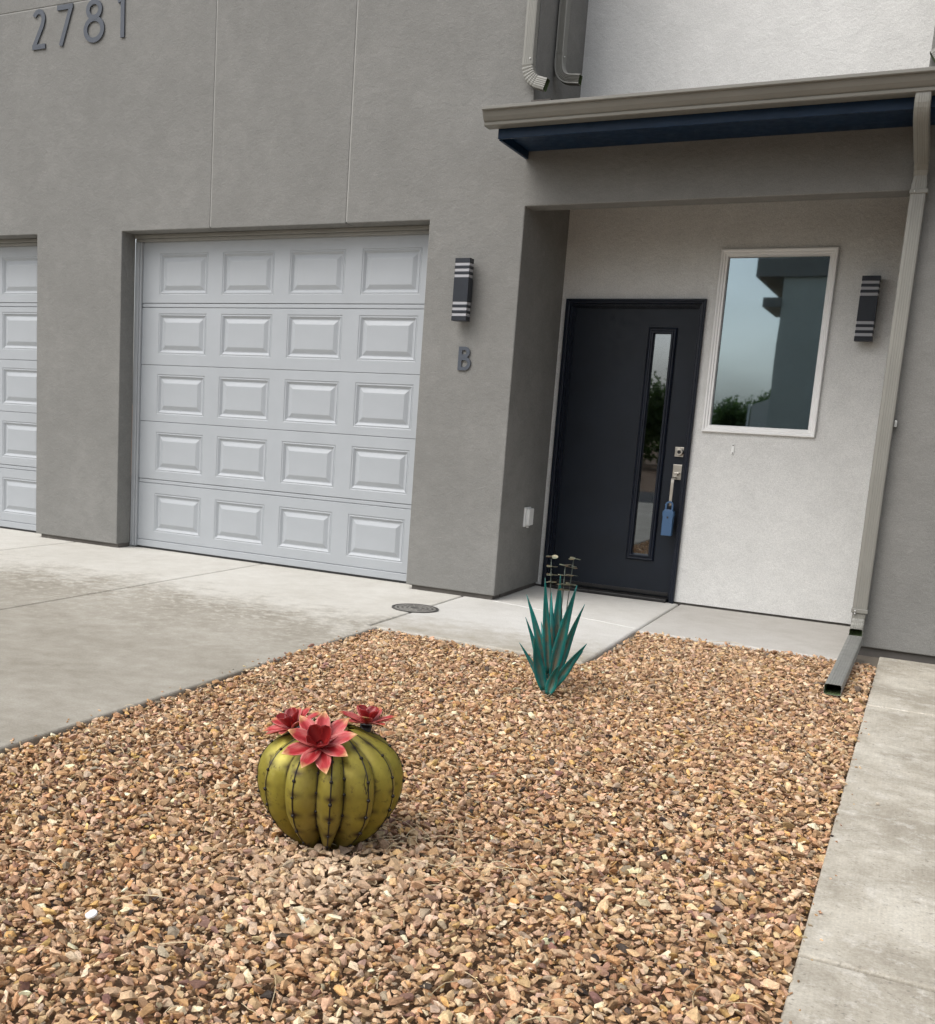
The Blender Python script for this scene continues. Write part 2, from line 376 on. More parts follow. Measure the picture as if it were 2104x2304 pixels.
# ---- front door
fd = build('front_door', prism([(2.165, .035), (2.992, .035), (2.992, 2.042), (2.165, 2.042)], D + .045, D + .09, 'y'), m_door, H)
fd.data.clear_geometry()
bm = grid_wall([2.128, 2.700, 2.866, 3.012], [.030, .300, 1.906, 2.066], [(1, 1)], D + .055, D + .10); bm.to_mesh(fd.data); bm.free()
if not fd.data.materials: fd.data.materials.append(m_door)
def frame_ring(name, x0, x1, z0, z1, prof, mat, parent, y):
    """mitred frame: prof = [(inset, y offset)...] swept round a rectangle"""
    bm = bmesh.new()
    lps = [[(x0 + i, y + o, z0 + i), (x1 - i, y + o, z0 + i), (x1 - i, y + o, z1 - i), (x0 + i, y + o, z1 - i)] for i, o in prof]
    rings(bm, lps); return build(name, bm, mat, parent)
def casing(name, prof, x0, x1, zt, mat, parent, y):
    bm = bmesh.new()
    A = [[(x0 + i, y + o, 0.0), (x0 + i, y + o, zt - i), (x1 - i, y + o, zt - i), (x1 - i, y + o, 0.0)] for i, o in prof]
    Vv = [[bm.verts.new(p) for p in a] for a in A]
    for a, b in zip(Vv, Vv[1:]):
        for k in range(3): bm.faces.new((a[k], a[k + 1], b[k + 1], b[k]))
    return build(name, bm, mat, parent)
casing('door_casing', [(0, .004), (0, -.026), (.004, -.031), (.012, -.031), (.018, -.022), (.030, -.020), (.034, -.012), (.034, .004), (.044, .004), (.044, .024), (.050, .024), (.050, .040), (.056, .040), (.056, .11)], 2.076, 3.064, 2.118, m_case, fd, D)
boxo('threshold', 2.126, 3.014, D - .045, D + .10, .001, .026, m_thr, fd, bev=.006)
boxo('door_sweep', 2.135, 3.005, D + .046, D + .0545, .037, .062, m_thr, fd, bev=.002)
frame_ring('lite_frame', 2.676, 2.876, .280, 1.929, [(0, .054), (0, .044), (.006, .036), (.013, .042), (.020, .042), (.026, .035), (.036, .035), (.042, .048), (.042, .072)], m_case, fd, D)
dg = boxo('door_glass', 2.716, 2.862, D + .066, D + .072, .318, 1.893, m_dglass, fd)
bm = bmesh.new(); box(bm, 2.947, 3.017, D + .043, D + .0545, 1.040, 1.108); db = build('deadbolt', bm, m_nick, fd, bev=.002)
bm = bmesh.new(); bmesh.ops.create_cone(bm, cap_ends=True, segments=28, radius1=.027, radius2=.024, depth=.026, matrix=Matrix.Translation((2.982, D + .030, 1.074)) @ Matrix.Rotation(R(90), 4, 'X'))
build('deadbolt_cylinder', bm, m_nick, fd, bev=.003)
bm = bmesh.new(); bmesh.ops.create_cone(bm, cap_ends=True, segments=20, radius1=.012, radius2=.012, depth=.006, matrix=Matrix.Translation((2.982, D + .0155, 1.074)) @ Matrix.Rotation(R(90), 4, 'X'))
build('keyhole', bm, m_thr, fd)
bm = bmesh.new(); box(bm, 2.947, 3.013, D + .041, D + .0545, .878, .985); build('handle_plate', bm, m_nick, fd, bev=.002)
bm = bmesh.new(); box(bm, 2.963, 2.999, D + .004, D + .042, .922, .930); box(bm, 2.975, 2.987, D + .010, D + .042, .910, .922); build('thumb_latch', bm, m_nick, fd, bev=.002)
bm = bmesh.new()
gp = [(D + .053, .895), (D - .008, .894), (D - .020, .885), (D - .022, .86), (D - .022, .72), (D - .020, .700), (D - .008, .690), (D + .053, .689)]
rings(bm, [[(2.967 + dx, y + dy, z + dz) for dx, dy, dz in ((-.010, -.004, -.004), (.010, -.004, -.004), (.010, .005, .004), (-.010, .005, .004))] for y, z in gp], caps=(True, True))
build('grip', bm, m_nick, fd, bev=.0025)

# ---- picture window
win = frame_ring('window', 3.125, 3.856, 1.226, 2.443, [(0, .004), (0, -.020), (.004, -.026), (.012, -.026), (.020, -.018), (.030, -.018), (.034, -.010), (.046, -.010), (.050, .004), (.050, .034)], m_win, H, D)
boxo('pane', 3.170, 3.811, D + .030, D + .036, 1.270, 2.399, m_glass, win)

# ---- porch roof, fascia, soffit, gutter
pr_ = build('porch_roof', prism([(-.505, 3.035), (-.505, 3.055), (D, 3.42), (D, 3.38), (.1, 3.03)], X3 + .002, X4 - .002, 'x'), m_found, H)
prL = build('porch_roof_edge', prism([(-.50, 2.945), (-.50, 3.05), (-.002, 3.19), (-.002, 2.945)], 2.03, X4 + 2.0, 'x'), m_found, pr_)
boxo('fascia', 2.014, 6.4, -.500, -.478, 2.884, 3.028, m_navy, pr_, bev=.003)
boxo('fascia_return', 2.014, 2.034, -.477, -.003, 2.878, 2.944, m_navy, pr_, bev=.003)
boxo('soffit', 2.035, 6.4, -.477, -.003, 2.924, 2.942, m_navy, pr_)
bm = bmesh.new()
gprof = [(-.502, 3.030), (-.502, 2.940), (-.580, 2.940), (-.588, 2.943), (-.590, 2.955), (-.586, 2.960), (-.596, 2.966), (-.612, 2.985), (-.622, 3.004), (-.626, 3.015), (-.640, 3.016), (-.643, 3.020), (-.643, 3.033), (-.638, 3.036), (-.630, 3.034), (-.622, 3.020)]
inner = [(y + (.0015 if y < -.55 else -.0015), z + .0015) for y, z in gprof][::-1]
loop = gprof + inner
xsn = [1.958, 6.5]
A = [[bm.verts.new((x, y, z)) for y, z in loop] for x in xsn]
n = len(loop)
for i in range(n): bm.faces.new((A[0][i], A[0][(i + 1) % n], A[1][(i + 1) % n], A[1][i]))
gut = build('gutter', bm, m_gut, pr_)
build('gutter_end_cap', prism([(y, z) for y, z in gprof[:12]] + [(-.502, 3.031)], 1.956, 1.9575, 'x'), m_gut, pr_)
boxo('roof_flashing', 2.033, 2.16, -.035, .0, 3.192, 3.225, m_found, pr_)

# ------------------------------------------------------------------ downspouts
def sect(w, h, corr=.0014, n=5):
    """ribbed rounded-rectangle section, points (a,b) centred"""
    pts = []; r = .010
    def side(p, q, nrm):
        k = n * 2
        for i in range(k):
            t = (i + .5) / k
            off = -corr if i % 2 else 0
            pts.append((p[0] + (q[0] - p[0]) * t + nrm[0] * off, p[1] + (q[1] - p[1]) * t + nrm[1] * off))
    a, b = w / 2, h / 2
    pts.append((-a + r * .3, -b + r * .3)); side((-a + r, -b), (a - r, -b), (0, -1))
    pts.append((a - r * .3, -b + r * .3)); side((a, -b + r), (a, b - r), (1, 0))
    pts.append((a - r * .3, b - r * .3)); side((a - r, b), (-a + r, b), (0, 1))
    pts.append((-a + r * .3, b - r * .3)); side((-a, b - r), (-a, -b + r), (-1, 0))
    return pts
def pipe(name, path, u, w, h, mat, parent, crimp=None, corr=.0014, hollow=True):
    """sweep the section along path; u = fixed sideways axis"""
    bm = bmesh.new(); sc = sect(w, h, corr); u = Vector(u); P = [Vector(p) for p in path]; lps = []; inn = []
    for i, p in enumerate(P):
        t = ((P[min(i + 1, len(P) - 1)] - p).normalized() + (p - P[max(i - 1, 0)]).normalized()).normalized()
        v = t.cross(u).normalized(); s = 1 if not crimp else crimp[i]
        lps.append([p + u * a * s + v * b * s for a, b in sc]); inn.append([p + u * a * s * .955 + v * b * s * .94 for a, b in sc])
    rings(bm, lps, 0)
    if hollow:
        rings(bm, inn, 1)
        bm.verts.ensure_lookup_table()
        k = len(sc); N = len(P)
        o0 = bm.verts[:]
        outer = [o0[i * k:(i + 1) * k] for i in range(N)]; inner_ = [o0[(N + i) * k:(N + i + 1) * k] for i in range(N)]
        for e in (0, N - 1):
            for i in range(k): bm.faces.new((outer[e][i], outer[e][(i + 1) % k], inner_[e][(i + 1) % k], inner_[e][i])).material_index = 0
    return build(name, bm, [mat, m_dsin], parent)
def arc(p0, p1, p2, n=14):
    p0, p1, p2 = map(Vector, (p0, p1, p2))
    return [p0 * (1 - t) ** 2 + p1 * 2 * t * (1 - t) + p2 * t * t for t in [i / (n - 1) for i in range(n)]]
def crimps(n, a=.07): return [1 - (a if i % 2 else 0) for i in range(n)]
def screw(parent, p, ax):
    bm = bmesh.new(); bmesh.ops.create_uvsphere(bm, u_segments=10, v_segments=6, radius=.0055, matrix=Matrix.Translation(p)); build('screw', bm, m_screw, parent, True)

# upper spout on the front corner
u1 = tag(empty('downspout', (2.0, -.037, 3.3)), 'beige downspout on the wall corner emptying onto the porch roof', 'downspout', 'downspouts')
def loc(parent, objs):
    for o in objs: o.location = -Vector(parent.location)
a = pipe('pipe', [(2.000, -.038, 6.0), (2.000, -.038, 5), (2.000, -.038, 4), (2.000, -.038, 3.455)], (1, 0, 0), .072, .062, m_ds, u1)
pth = [(2.000, -.038, 3.475), (2.000, -.038, 3.44)] + arc((2.000, -.038, 3.43), (2.004, -.038, 3.355), (2.068, -.038, 3.325), 15) + [(2.095, -.038, 3.316), (2.128, -.038, 3.305)]
b = pipe('elbow', pth, (0, 1, 0), .066, .076, m_ds, u1, [1.0, 1.0] + crimps(15) + [1, 1])
loc(u1, [a, b]); screw(u1, Vector((2.018, -.071, 3.462)) - u1.location, 0)
# second spout on the porch side of that wall
u2 = tag(empty('downspout', (2.075, .33, 3.4)), 'ribbed downspout on the shaded side wall above the porch roof', 'downspout', 'downspouts')
a = pipe('pipe', [(2.076, .335, 6.0), (2.076, .335, 5), (2.076, .335, 4), (2.076, .335, 3.60)], (0, 1, 0), .075, .060, m_ds, u2, corr=.005)
pth = [(2.076, .335, 3.62), (2.076, .335, 3.56)] + arc((2.076, .335, 3.55), (2.078, .335, 3.455), (2.150, .335, 3.44), 12) + [(2.19, .335, 3.436), (2.222, .335, 3.432)]
b = pipe('elbow', pth, (0, 1, 0), .070, .064, m_ds, u2, None, corr=.005)
loc(u2, [a, b]); screw(u2, Vector((2.110, .31, 3.575)) - u2.location, 0)
# twin on the far side of the porch
u4 = tag(empty('downspout', (4.31, -.037, 3.25)), 'grey downspout end peeking in at the top right corner', 'downspout', 'downspouts')
a = pipe('pipe', [(4.355, -.038, 6), (4.355, -.038, 4.5), (4.355, -.038, 3.42)], (1, 0, 0), .072, .062, m_ds, u4)
pth = [(4.355, -.038, 3.44), (4.355, -.038, 3.40)] + arc((4.355, -.038, 3.38), (4.352, -.038, 3.30), (4.315, -.038, 3.275), 9) + [(4.285, -.038, 3.255)]
b = pipe('elbow', pth, (0, 1, 0), .066, .074, m_ds, u4, [1, 1] + crimps(9) + [1])
loc(u4, [a, b])
# long spout from the gutter to the ground
u3 = tag(empty('downspout', (4.306, -.04, 0)), 'long beige downspout running from the gutter to the ground', 'downspout', 'downspouts')
pth = [(4.287, -.552, 2.941), (4.287, -.552, 2.925)] + arc((4.287, -.552, 2.92), (4.288, -.55, 2.862), (4.290, -.48, 2.838), 7) + [(4.294, -.36, 2.803), (4.299, -.22, 2.757)] + arc((4.301, -.14, 2.733), (4.304, -.048, 2.705), (4.305, -.042, 2.64), 7) + [(4.305, -.041, 2.60)]
a = pipe('offset_elbow', pth, (1, 0, 0), .074, .058, m_ds, u3, [1] * 11 + crimps(7, .08) + [1])
b = pipe('pipe', [(4.305, -.040, 2.615), (4.305, -.040, 1.8), (4.306, -.040, 1.0), (4.308, -.040, .235)], (1, 0, 0), .080, .064, m_ds, u3)
pth = [(4.308, -.040, .262), (4.308, -.040, .225)] + arc((4.308, -.040, .215), (4.308, -.045, .155), (4.307, -.105, .135), 8) + [(4.307, -.135, .128)]
c = pipe('bottom_elbow', pth, (1, 0, 0), .072, .058, m_ds, u3, [1, 1] + crimps(8, .08) + [1])
bm = bmesh.new(); box(bm, 4.262, 4.352, -.078, -.002, 2.56, 2.582); d_ = build('strap', bm, m_ds, u3, bev=.003)
bm = bmesh.new(); box(bm, 4.264, 4.352, -.0775, -.002, .238, .262); e_ = build('strap', bm, m_ds, u3, bev=.003)
bm = bmesh.new(); box(bm, 4.348, 4.362, -.05, -.002, 1.31, 1.345); f_ = build('bracket', bm, m_screw, u3, bev=.002)
loc(u3, [a, b, c, d_, e_, f_])
for p in ((4.287, -.079, 2.571), (4.285, -.079, .250), (4.285, -.079, .235)): screw(u3, Vector(p) - u3.location, 0)
# loose extension lying on the gravel
ux = tag(empty('downspout_extension', (4.295, -.75, 0)), 'loose grey downspout length lying on the gravel by the walkway', 'pipe')
a = pipe('pipe', [(4.309, -.165, .093), (4.304, -.5, .074), (4.297, -.95, .050), (4.289, -1.315, .031)], (1, 0, 0), .080, .056, m_ext, ux, corr=.0012)
loc(ux, [a])

# ------------------------------------------------------------------ wall lamps
def wall_lamp(loc_, label):
    t = tag(empty('wall_lamp', loc_), label, 'lamp', 'wall lamps')
    w, y0, y1 = .053, -.105, -.035
    bm = bmesh.new(); box(bm, -w, w, y0, y1, -.078, .078); build('housing', bm, m_blk, t, bev=.002)
    bm = bmesh.new(); box(bm, -w + .012, w - .012, y1 + .0005, 0, -.072, .072); build('wall_bracket', bm, m_blk, t, bev=.002)
    for s in (1, -1):
        z = .078
        for i in range(3):
            bm = bmesh.new(); box(bm, -w + .003, w - .003, y0 + .003, y1 - .003, min(s * z, s * (z + .019)) + .0004, max(s * z, s * (z + .019)) - .0004); build('lens', bm, m_lens, t, bev=.001)
            bm = bmesh.new(); box(bm, -w + .022, w - .022, y0 + .020, y1 - .020, min(s * z, s * (z + .019)) + .0008, max(s * z, s * (z + .019)) - .0008); build('lamp_core', bm, m_led, t)
            z += .019; hh = .018 if i < 2 else .030
            bm = bmesh.new(); box(bm, -w, w, y0, y1, min(s * z, s * (z + hh)), max(s * z, s * (z + hh))); build('band' if i < 2 else 'cap', bm, m_blk, t, bev=.0015)
            z += hh
    return t
wall_lamp((1.672, 0, 2.060), 'black banded wall lamp above the letter B')
wall_lamp((4.073, D, 2.050), 'black banded wall lamp to the right of the white window')

# ------------------------------------------------------------------ numerals and letter
def stroke(bm, pts, w, th, closed=False):
    n = len(pts); P = [Vector((x, 0, z)) for x, z in pts]; lps = []
    for i in range(n):
        if closed: t = P[(i + 1) % n] - P[i - 1]
        else: t = P[min(i + 1, n - 1)] - P[max(i - 1, 0)]
        t.normalize(); nn = Vector((-t.z, 0, t.x)) * w / 2
        if not closed and 0 < i < n - 1:
            c = (P[i] - P[i - 1]).normalized().dot(t); nn /= max(.5, c)
        lps.append([P[i] - nn, P[i] + nn, P[i] + nn + Vector((0, -th, 0)), P[i] - nn + Vector((0, -th, 0))])
    if closed: rings(bm, lps + [lps[0]])
    else: rings(bm, lps, caps=(True, True))
def ell(cx, cz, rx, rz, a0, a1, n=28): return [(cx + rx * math.cos(R(a0 + (a1 - a0) * i / n)), cz + rz * math.sin(R(a0 + (a1 - a0) * i / n))) for i in range(n + 1)]
def digit(ch, x, z, label):
    bm = bmesh.new(); w = .037
    if ch == '2':
        stroke(bm, ell(.068, .225, .050, .056, 158, -22, 18) + [(.105, .175), (.022, .030)], w, .0086)
        stroke(bm, [(.0, .0185), (.138, .0185)], w, .0092)
    if ch == '7':
        stroke(bm, [(-.022, .281), (.141, .281)], w, .0092); stroke(bm, [(.119, .268), (.017, .0)], w, .0086)
    if ch == '8':
        stroke(bm, ell(.0, .085, .086, .078, 0, 360, 40)[:-1], w, .0086, True); stroke(bm, ell(.0, .228, .062, .057, 0, 360, 36)[:-1], w, .0092, True)
    if ch == '1':
        stroke(bm, [(.0, .0), (.0, .30)], w, .0086); stroke(bm, [(-.048, .262), (.003, .284)], w * .9, .0092)
    o = build('house_number', bm, m_num); o.location = (x, -.004, z); tag(o, label, 'number', 'house numbers on the upper wall')
digit('2', -2.264, 3.952, 'dark grey metal numeral 2, first of the house number')
digit('7', -1.977, 3.955, 'dark grey metal numeral 7 beside the numeral 2')
digit('8', -1.617, 3.955, 'dark grey metal numeral 8 between the 7 and the 1')
digit('1', -1.331, 3.952, 'dark grey metal numeral 1, last of the house number')
bm = bmesh.new(); w = .0235
stroke(bm, [(.0118, 0), (.0118, .157)], w + .002, .008)
stroke(bm, [(.010, .1452), (.042, .1452)] + ell(.042, .1195, .0275, .0257, 78, -78, 12) + [(.042, .0938), (.010, .0938)], w, .0085)
stroke(bm, [(.010, .0790), (.046, .0790)] + ell(.046, .0454, .0335, .0336, 80, -80, 12) + [(.046, .0118), (.010, .0118)], w, .009)
o = build('unit_letter', bm, m_num); o.location = (1.651, -.004, 1.541); tag(o, 'dark grey metal letter B on the pier', 'letter')

# ------------------------------------------------------------------ small fittings
t = tag(empty('outlet_cover', (X3, .53, .55)), 'white outdoor outlet cover low on the side of the pier', 'outlet')
bm = bmesh.new(); box(bm, 0, .014, -.060, .060, -.070, .070); build('base_plate', bm, m_plate, t, bev=.004)
bm = bmesh.new(); box(bm, .0145, .040, -.050, .050, -.060, .062); build('flip_lid', bm, m_plate, t, bev=.006)
bm = bmesh.new(); box(bm, .010, .022, -.012, .012, -.078, -.0705); build('latch', bm, m_plate, t)
t = tag(empty('doorbell_bracket', (3.345, D, 1.118)), 'tiny white bracket on the pale wall below the window', 'bracket')
bm = bmesh.new(); box(bm, -.009, .009, -.006, 0, -.036, .036); build('plate', bm, m_plate, t, bev=.002)
for zz in (.026, -.026):
    bm = bmesh.new(); bmesh.ops.create_uvsphere(bm, u_segments=8, v_segments=6, radius=.0042, matrix=Matrix.Translation((0, -.0065, zz))); build('screw', bm, m_thr, t, True)

# blue lockbox on the door grip
t = tag(empty('key_lockbox', (2.970, D - .022, .70)), 'blue key lockbox hanging from the door handle', 'lockbox')
bm = bmesh.new()
outl = [(-.034, -.215), (.034, -.215), (.036, -.21), (.036, -.085), (.040, -.066), (.038, -.045), (.026, -.030), (-.026, -.030), (-.038, -.045), (-.040, -.066), (-.036, -.085), (-.036, -.21)]
bm.free(); bm = prism(outl, -.052, -.010, 'y', .005, 2); build('body', bm, m_blue, t)
bm = bmesh.new(); stroke(bm, [(-.022, -.034), (-.022, .0)] + ell(0, .0, .022, .024, 180, 0, 12) + [(.022, -.034)], .011, .016); s_ = build('shackle', bm, m_blue, t); s_.location = (0, -.020, 0)
bm = bmesh.new(); box(bm, -.006, .006, -.054, -.0525, -.092, -.078); build('key_slot', bm, m_rubber, t)

# round cleanout cover in the apron
t = tag(empty('cleanout_cover', (1.765, -.688, 0)), 'round dark iron cover set flush in the concrete', 'manhole cover')
def annulus(name, r0, r1, z0, z1, mat):
    bm = bmesh.new(); N = 48; lps = []
    for r, z in ((r0, z0), (r0, z1), (r1, z1), (r1, z0)): lps.append([(r * math.cos(2 * math.pi * i / N), r * math.sin(2 * math.pi * i / N), z) for i in range(N)])
    rings(bm, lps); return build(name, bm, mat, t)
annulus('rim', .140, .152, .001, .006, m_iron)
bm = bmesh.new(); bmesh.ops.create_circle(bm, cap_ends=True, segments=48, radius=.142, matrix=Matrix.Translation((0, 0, .0025))); build('lid', bm, m_iron, t)
m_ringlite = paint('worn_iron', (.22, .21, .19), .55, .3)
for r in (.040, .070, .100, .128): annulus('ring', r - .008, r + .006, .002, .0052, m_ringlite)
bm = bmesh.new()
for i in range(12):
    a_ = R(30 * i); v = box(bm, .05, .125, -.004, .004, .0022, .0048)
    bmesh.ops.rotate(bm, verts=v, cent=(0, 0, 0), matrix=Matrix.Rotation(a_, 3, 'Z'))
build('rib', bm, m_ringlite, t)

# ------------------------------------------------------------------ gravel
def stones(n_proto=24):
    out = []
    for k in range(n_proto):
        r = np.random.default_rng(100 + k); P = r.normal(size=(12 + k % 5, 3)); P /= np.linalg.norm(P, axis=1)[:, None]
        P *= r.uniform(.84, 1.1, size=(len(P), 1)); P *= np.array([1, r.uniform(.55, .9), r.uniform(.34, .62)])
        bm = bmesh.new(); vs_ = [bm.verts.new(p) for p in P]; res = bmesh.ops.convex_hull(bm, input=vs_)
        bmesh.ops.delete(bm, geom=[v for v in bm.verts if not v.link_faces], context='VERTS'); bmesh.ops.triangulate(bm, faces=bm.faces)
        bm.verts.index_update(); bmesh.ops.recalc_face_normals(bm, faces=bm.faces)
        out.append((np.array([v.co[:] for v in bm.verts]), np.array([[v.index for v in f.verts] for f in bm.faces]))); bm.free()
    return out
PROTO = stones()
PAL = np.array([(.47, .325, .205), (.55, .405, .270), (.42, .265, .150), (.30, .195, .125), (.48, .335, .245), (.68, .57, .44), (.36, .305, .245), (.055, .045, .042), (.55, .375, .165), (.22, .135, .115), (.60, .465, .33)])
PWT = np.array([.19, .19, .14, .11, .09, .10, .045, .012, .045, .023, .09]); PWT = PWT / PWT.sum()
CX, CY = 3.172, -4.280        # steel cactus
def in_bed(x, y):
    a = (x > 1.858) & (x < 4.440) & (y < -.31) & (y > -7.9)
    return a & ~((x < 3.112) & (y > -1.40 - .05 * (x - 1.8)))
def lowfreq(x, y): return .006 * np.sin(2.1 * x + 1.3 * y) + .005 * np.sin(3.7 * y - 1.9 * x + 1) + .003 * np.sin(7 * x + 5 * y)
def scatter(sp, zl, smin, smax, ylim, seed):
    r = np.random.default_rng(seed)
    gx, gy = np.meshgrid(np.arange(1.84, 4.46, sp), np.arange(ylim[0], ylim[1], sp)); x = (gx + r.uniform(-.5, .5, gx.shape) * sp * 1.1).ravel(); y = (gy + r.uniform(-.5, .5, gx.shape) * sp * 1.1).ravel()
    k = in_bed(x, y); x, y = x[k], y[k]
    s = np.exp(r.normal(math.log((smin * smax) ** .5), .40, len(x))).clip(smin * .5, smax * 1.15)
    dc = np.hypot(x - CX, y - CY)
    near = np.exp(-((x - CX - .12) ** 2 + (y - CY + .22) ** 2) / .07); s = s * (1 + .18 * near)
    z = zl + lowfreq(x, y) + .018 * near + r.normal(0, .0035, len(x))
    edge = np.minimum.reduce([x - 1.855, 4.442 - x]); z += .004 * np.exp(-(edge / .06) ** 2)
    keep = dc > .085; return x[keep], y[keep], z[keep], s[keep], near[keep]
parts = [scatter(.0198, -.032, .0072, .0150, (-7.0, -.3), 1), scatter(.0205, -.015, .0072, .0158, (-5.9, -.3), 2), scatter(.047, -.006, .0095, .018, (-5.9, -.3), 3), scatter(.030, -.016, .0028, .0062, (-5.9, -.3), 4)]
rs = np.random.default_rng(21); ns = 90
sx_ = np.concatenate([1.852 - np.abs(rs.normal(0, .035, 45)), 4.446 + np.abs(rs.normal(0, .03, 45))]); sy_s = rs.uniform(-5.6, -1.6, ns); ss_ = rs.uniform(.003, .0085, ns)
parts.append((sx_, sy_s, np.where(sx_ < 3, 0, -.006) + ss_ * .35, ss_, np.zeros(ns)))      # strays kicked onto the slabs
x, y, z, s, near = [np.concatenate(a) for a in zip(*parts)]
N = len(x); pid = rng.integers(0, len(PROTO), N)
yaw = rng.uniform(0, 2 * np.pi, N); tl = rng.normal(0, .38, N); tl2 = rng.normal(0, .38, N)
ci = rng.choice(len(PAL), N, p=PWT); col = PAL[ci] * np.exp(rng.normal(0, .17, (N, 1))) * (1 + rng.normal(0, .035, (N, 3)))
pale = np.array((.60, .52, .42)); kk = (near * .72 * rng.uniform(.5, 1, N))[:, None]; col = col * (1 - kk) + pale * kk * np.exp(rng.normal(0, .12, (N, 1)))
col *= np.array((1.07, .970, .855)); far = np.clip((y + 3.2) / 2.5, 0, 1)[:, None] * .18; col = col * (1 - far) + np.array((.50, .36, .245)) * far
col = col.clip(.02, .8)
cy_, sy_, ca, sa, cb, sb = np.cos(yaw), np.sin(yaw), np.cos(tl), np.sin(tl), np.cos(tl2), np.sin(tl2)
VV, FF, CC = [], [], []; base = 0
for k, (pv, pf) in enumerate(PROTO):
    I = np.where(pid == k)[0]
    if not len(I): continue
    P = pv[None] * s[I][:, None, None] * np.stack([np.ones(len(I)) * 1.12, rng.uniform(.8, 1.1, len(I)), rng.uniform(.8, 1.2, len(I))], 1)[:, None, :]
    X_, Y_, Z_ = P[..., 0], P[..., 1], P[..., 2]
    A_, B_ = ca[I][:, None], sa[I][:, None]; Y1, Z1 = Y_ * A_ - Z_ * B_, Y_ * B_ + Z_ * A_
    A_, B_ = cb[I][:, None], sb[I][:, None]; X1_, Z2 = X_ * A_ + Z1 * B_, -X_ * B_ + Z1 * A_
    A_, B_ = cy_[I][:, None], sy_[I][:, None]; X2_, Y2 = X1_ * A_ - Y1 * B_, X1_ * B_ + Y1 * A_
    v = np.stack([X2_ + x[I][:, None], Y2 + y[I][:, None], Z2 + z[I][:, None]], -1); nv = len(pv)
    VV.append(v.reshape(-1, 3)); FF.append((pf[None] + (base + np.arange(len(I)) * nv)[:, None, None]).reshape(-1, 3)); base += len(I) * nv
    CC.append(np.repeat(col[I], nv, 0))
VV, FF, CC = np.concatenate(VV), np.concatenate(FF), np.concatenate(CC)
me = bpy.data.meshes.new('gravel'); me.vertices.add(len(VV)); me.vertices.foreach_set('co', VV.astype(np.float32).ravel())
me.loops.add(FF.size); me.loops.foreach_set('vertex_index', FF.astype(np.int32).ravel())
me.polygons.add(len(FF)); me.polygons.foreach_set('loop_start', np.arange(0, FF.size, 3, dtype=np.int32)); me.polygons.foreach_set('loop_total', np.full(len(FF), 3, np.int32))
at = me.attributes.new('stone', 'FLOAT_COLOR', 'POINT'); at.data.foreach_set('color', np.concatenate([CC, np.ones((len(CC), 1))], 1).astype(np.float32).ravel())
me.polygons.foreach_set('use_smooth', np.zeros(len(FF), dtype=bool)); me.update(calc_edges=True); me.validate()
k = M('gravel_stone', (.4, .3, .2), .82, spec=.3)
an = k.n('ShaderNodeAttribute'); an.attribute_name = 'stone'
v1 = k.rng(k.noise(95, 4, .75), .3, .7, .68, 1.32)
k.color(k.mix(1, an.outputs['Color'], v1, 'MULTIPLY'))
k.bump(k.noise(210, 3, .7), .5, .0035)
gr = link('gravel', me, k.m); tag(gr, 'tan and brown crushed stone gravel filling the bed', 'gravel', kind='stuff')

# dry grass straws lying on the gravel
bm = bmesh.new()
for i in range(230):
    while True:
        px, py = random.uniform(1.9, 4.42), random.uniform(-5.6, -.36)
        if bool(in_bed(np.float64(px), np.float64(py))) and math.hypot(px - CX, py - CY) > .12: break
    a_ = random.uniform(0, 6.28); Ln = random.choice((.05, .07, .10, .16)) * random.uniform(.7, 1.3); bend = random.uniform(-1.2, 1.2); wd = random.uniform(.0007, .0014)
    if random.random() < .25: px, py = 3.42 + random.gauss(0, .12), -4.20 + random.gauss(0, .15)
    lps = []; qx, qy, aa = px, py, a_
    for j in range(6):
        zz = .002 + .010 * math.sin(j / 5 * 3.1) + random.uniform(0, .004)
        nx, ny = -math.sin(aa) * wd, math.cos(aa) * wd
        lps.append([(qx + nx, qy + ny, zz), (qx - nx, qy - ny, zz), (qx, qy, zz + wd * 1.5)]); qx += math.cos(aa) * Ln / 5; qy += math.sin(aa) * Ln / 5; aa += bend / 5
    rings(bm, lps)
k = M('dry_straw', (.58, .46, .27), .7); k.color(k.ramp(k.noise(9), [(.35, (.44, .32, .17)), (.65, (.68, .57, .37))]))
tag(build('dry_straw', bm, k.m), 'thin dry grass straws scattered over the gravel', 'straw', kind='stuff')

bm = bmesh.new(); bmesh.ops.create_cone(bm, cap_ends=True, segments=24, radius1=.0155, radius2=.0145, depth=.006, matrix=Matrix.Translation((0, 0, 0)))
o = build('bottle_cap', bm, M('white_cap_plastic', (.86, .86, .86), .4).m, bev=.0015); o.location = (2.955, -5.03, .006); o.rotation_euler = (R(14), R(-8), 0)
tag(o, 'small round white plastic disc lying on the gravel', 'cap')
bm = bmesh.new(); bmesh.ops.create_icosphere(bm, subdivisions=1, radius=.008)
for v in bm.verts: v.co *= random.uniform(.8, 1.15); v.co.z *= .75
o = build('pebble', bm, M('pale_pebble', (.5, .43, .34), .8).m); o.location = (4.561, -2.9, .0); tag(o, 'single small pebble on the concrete sidewalk', 'pebble')

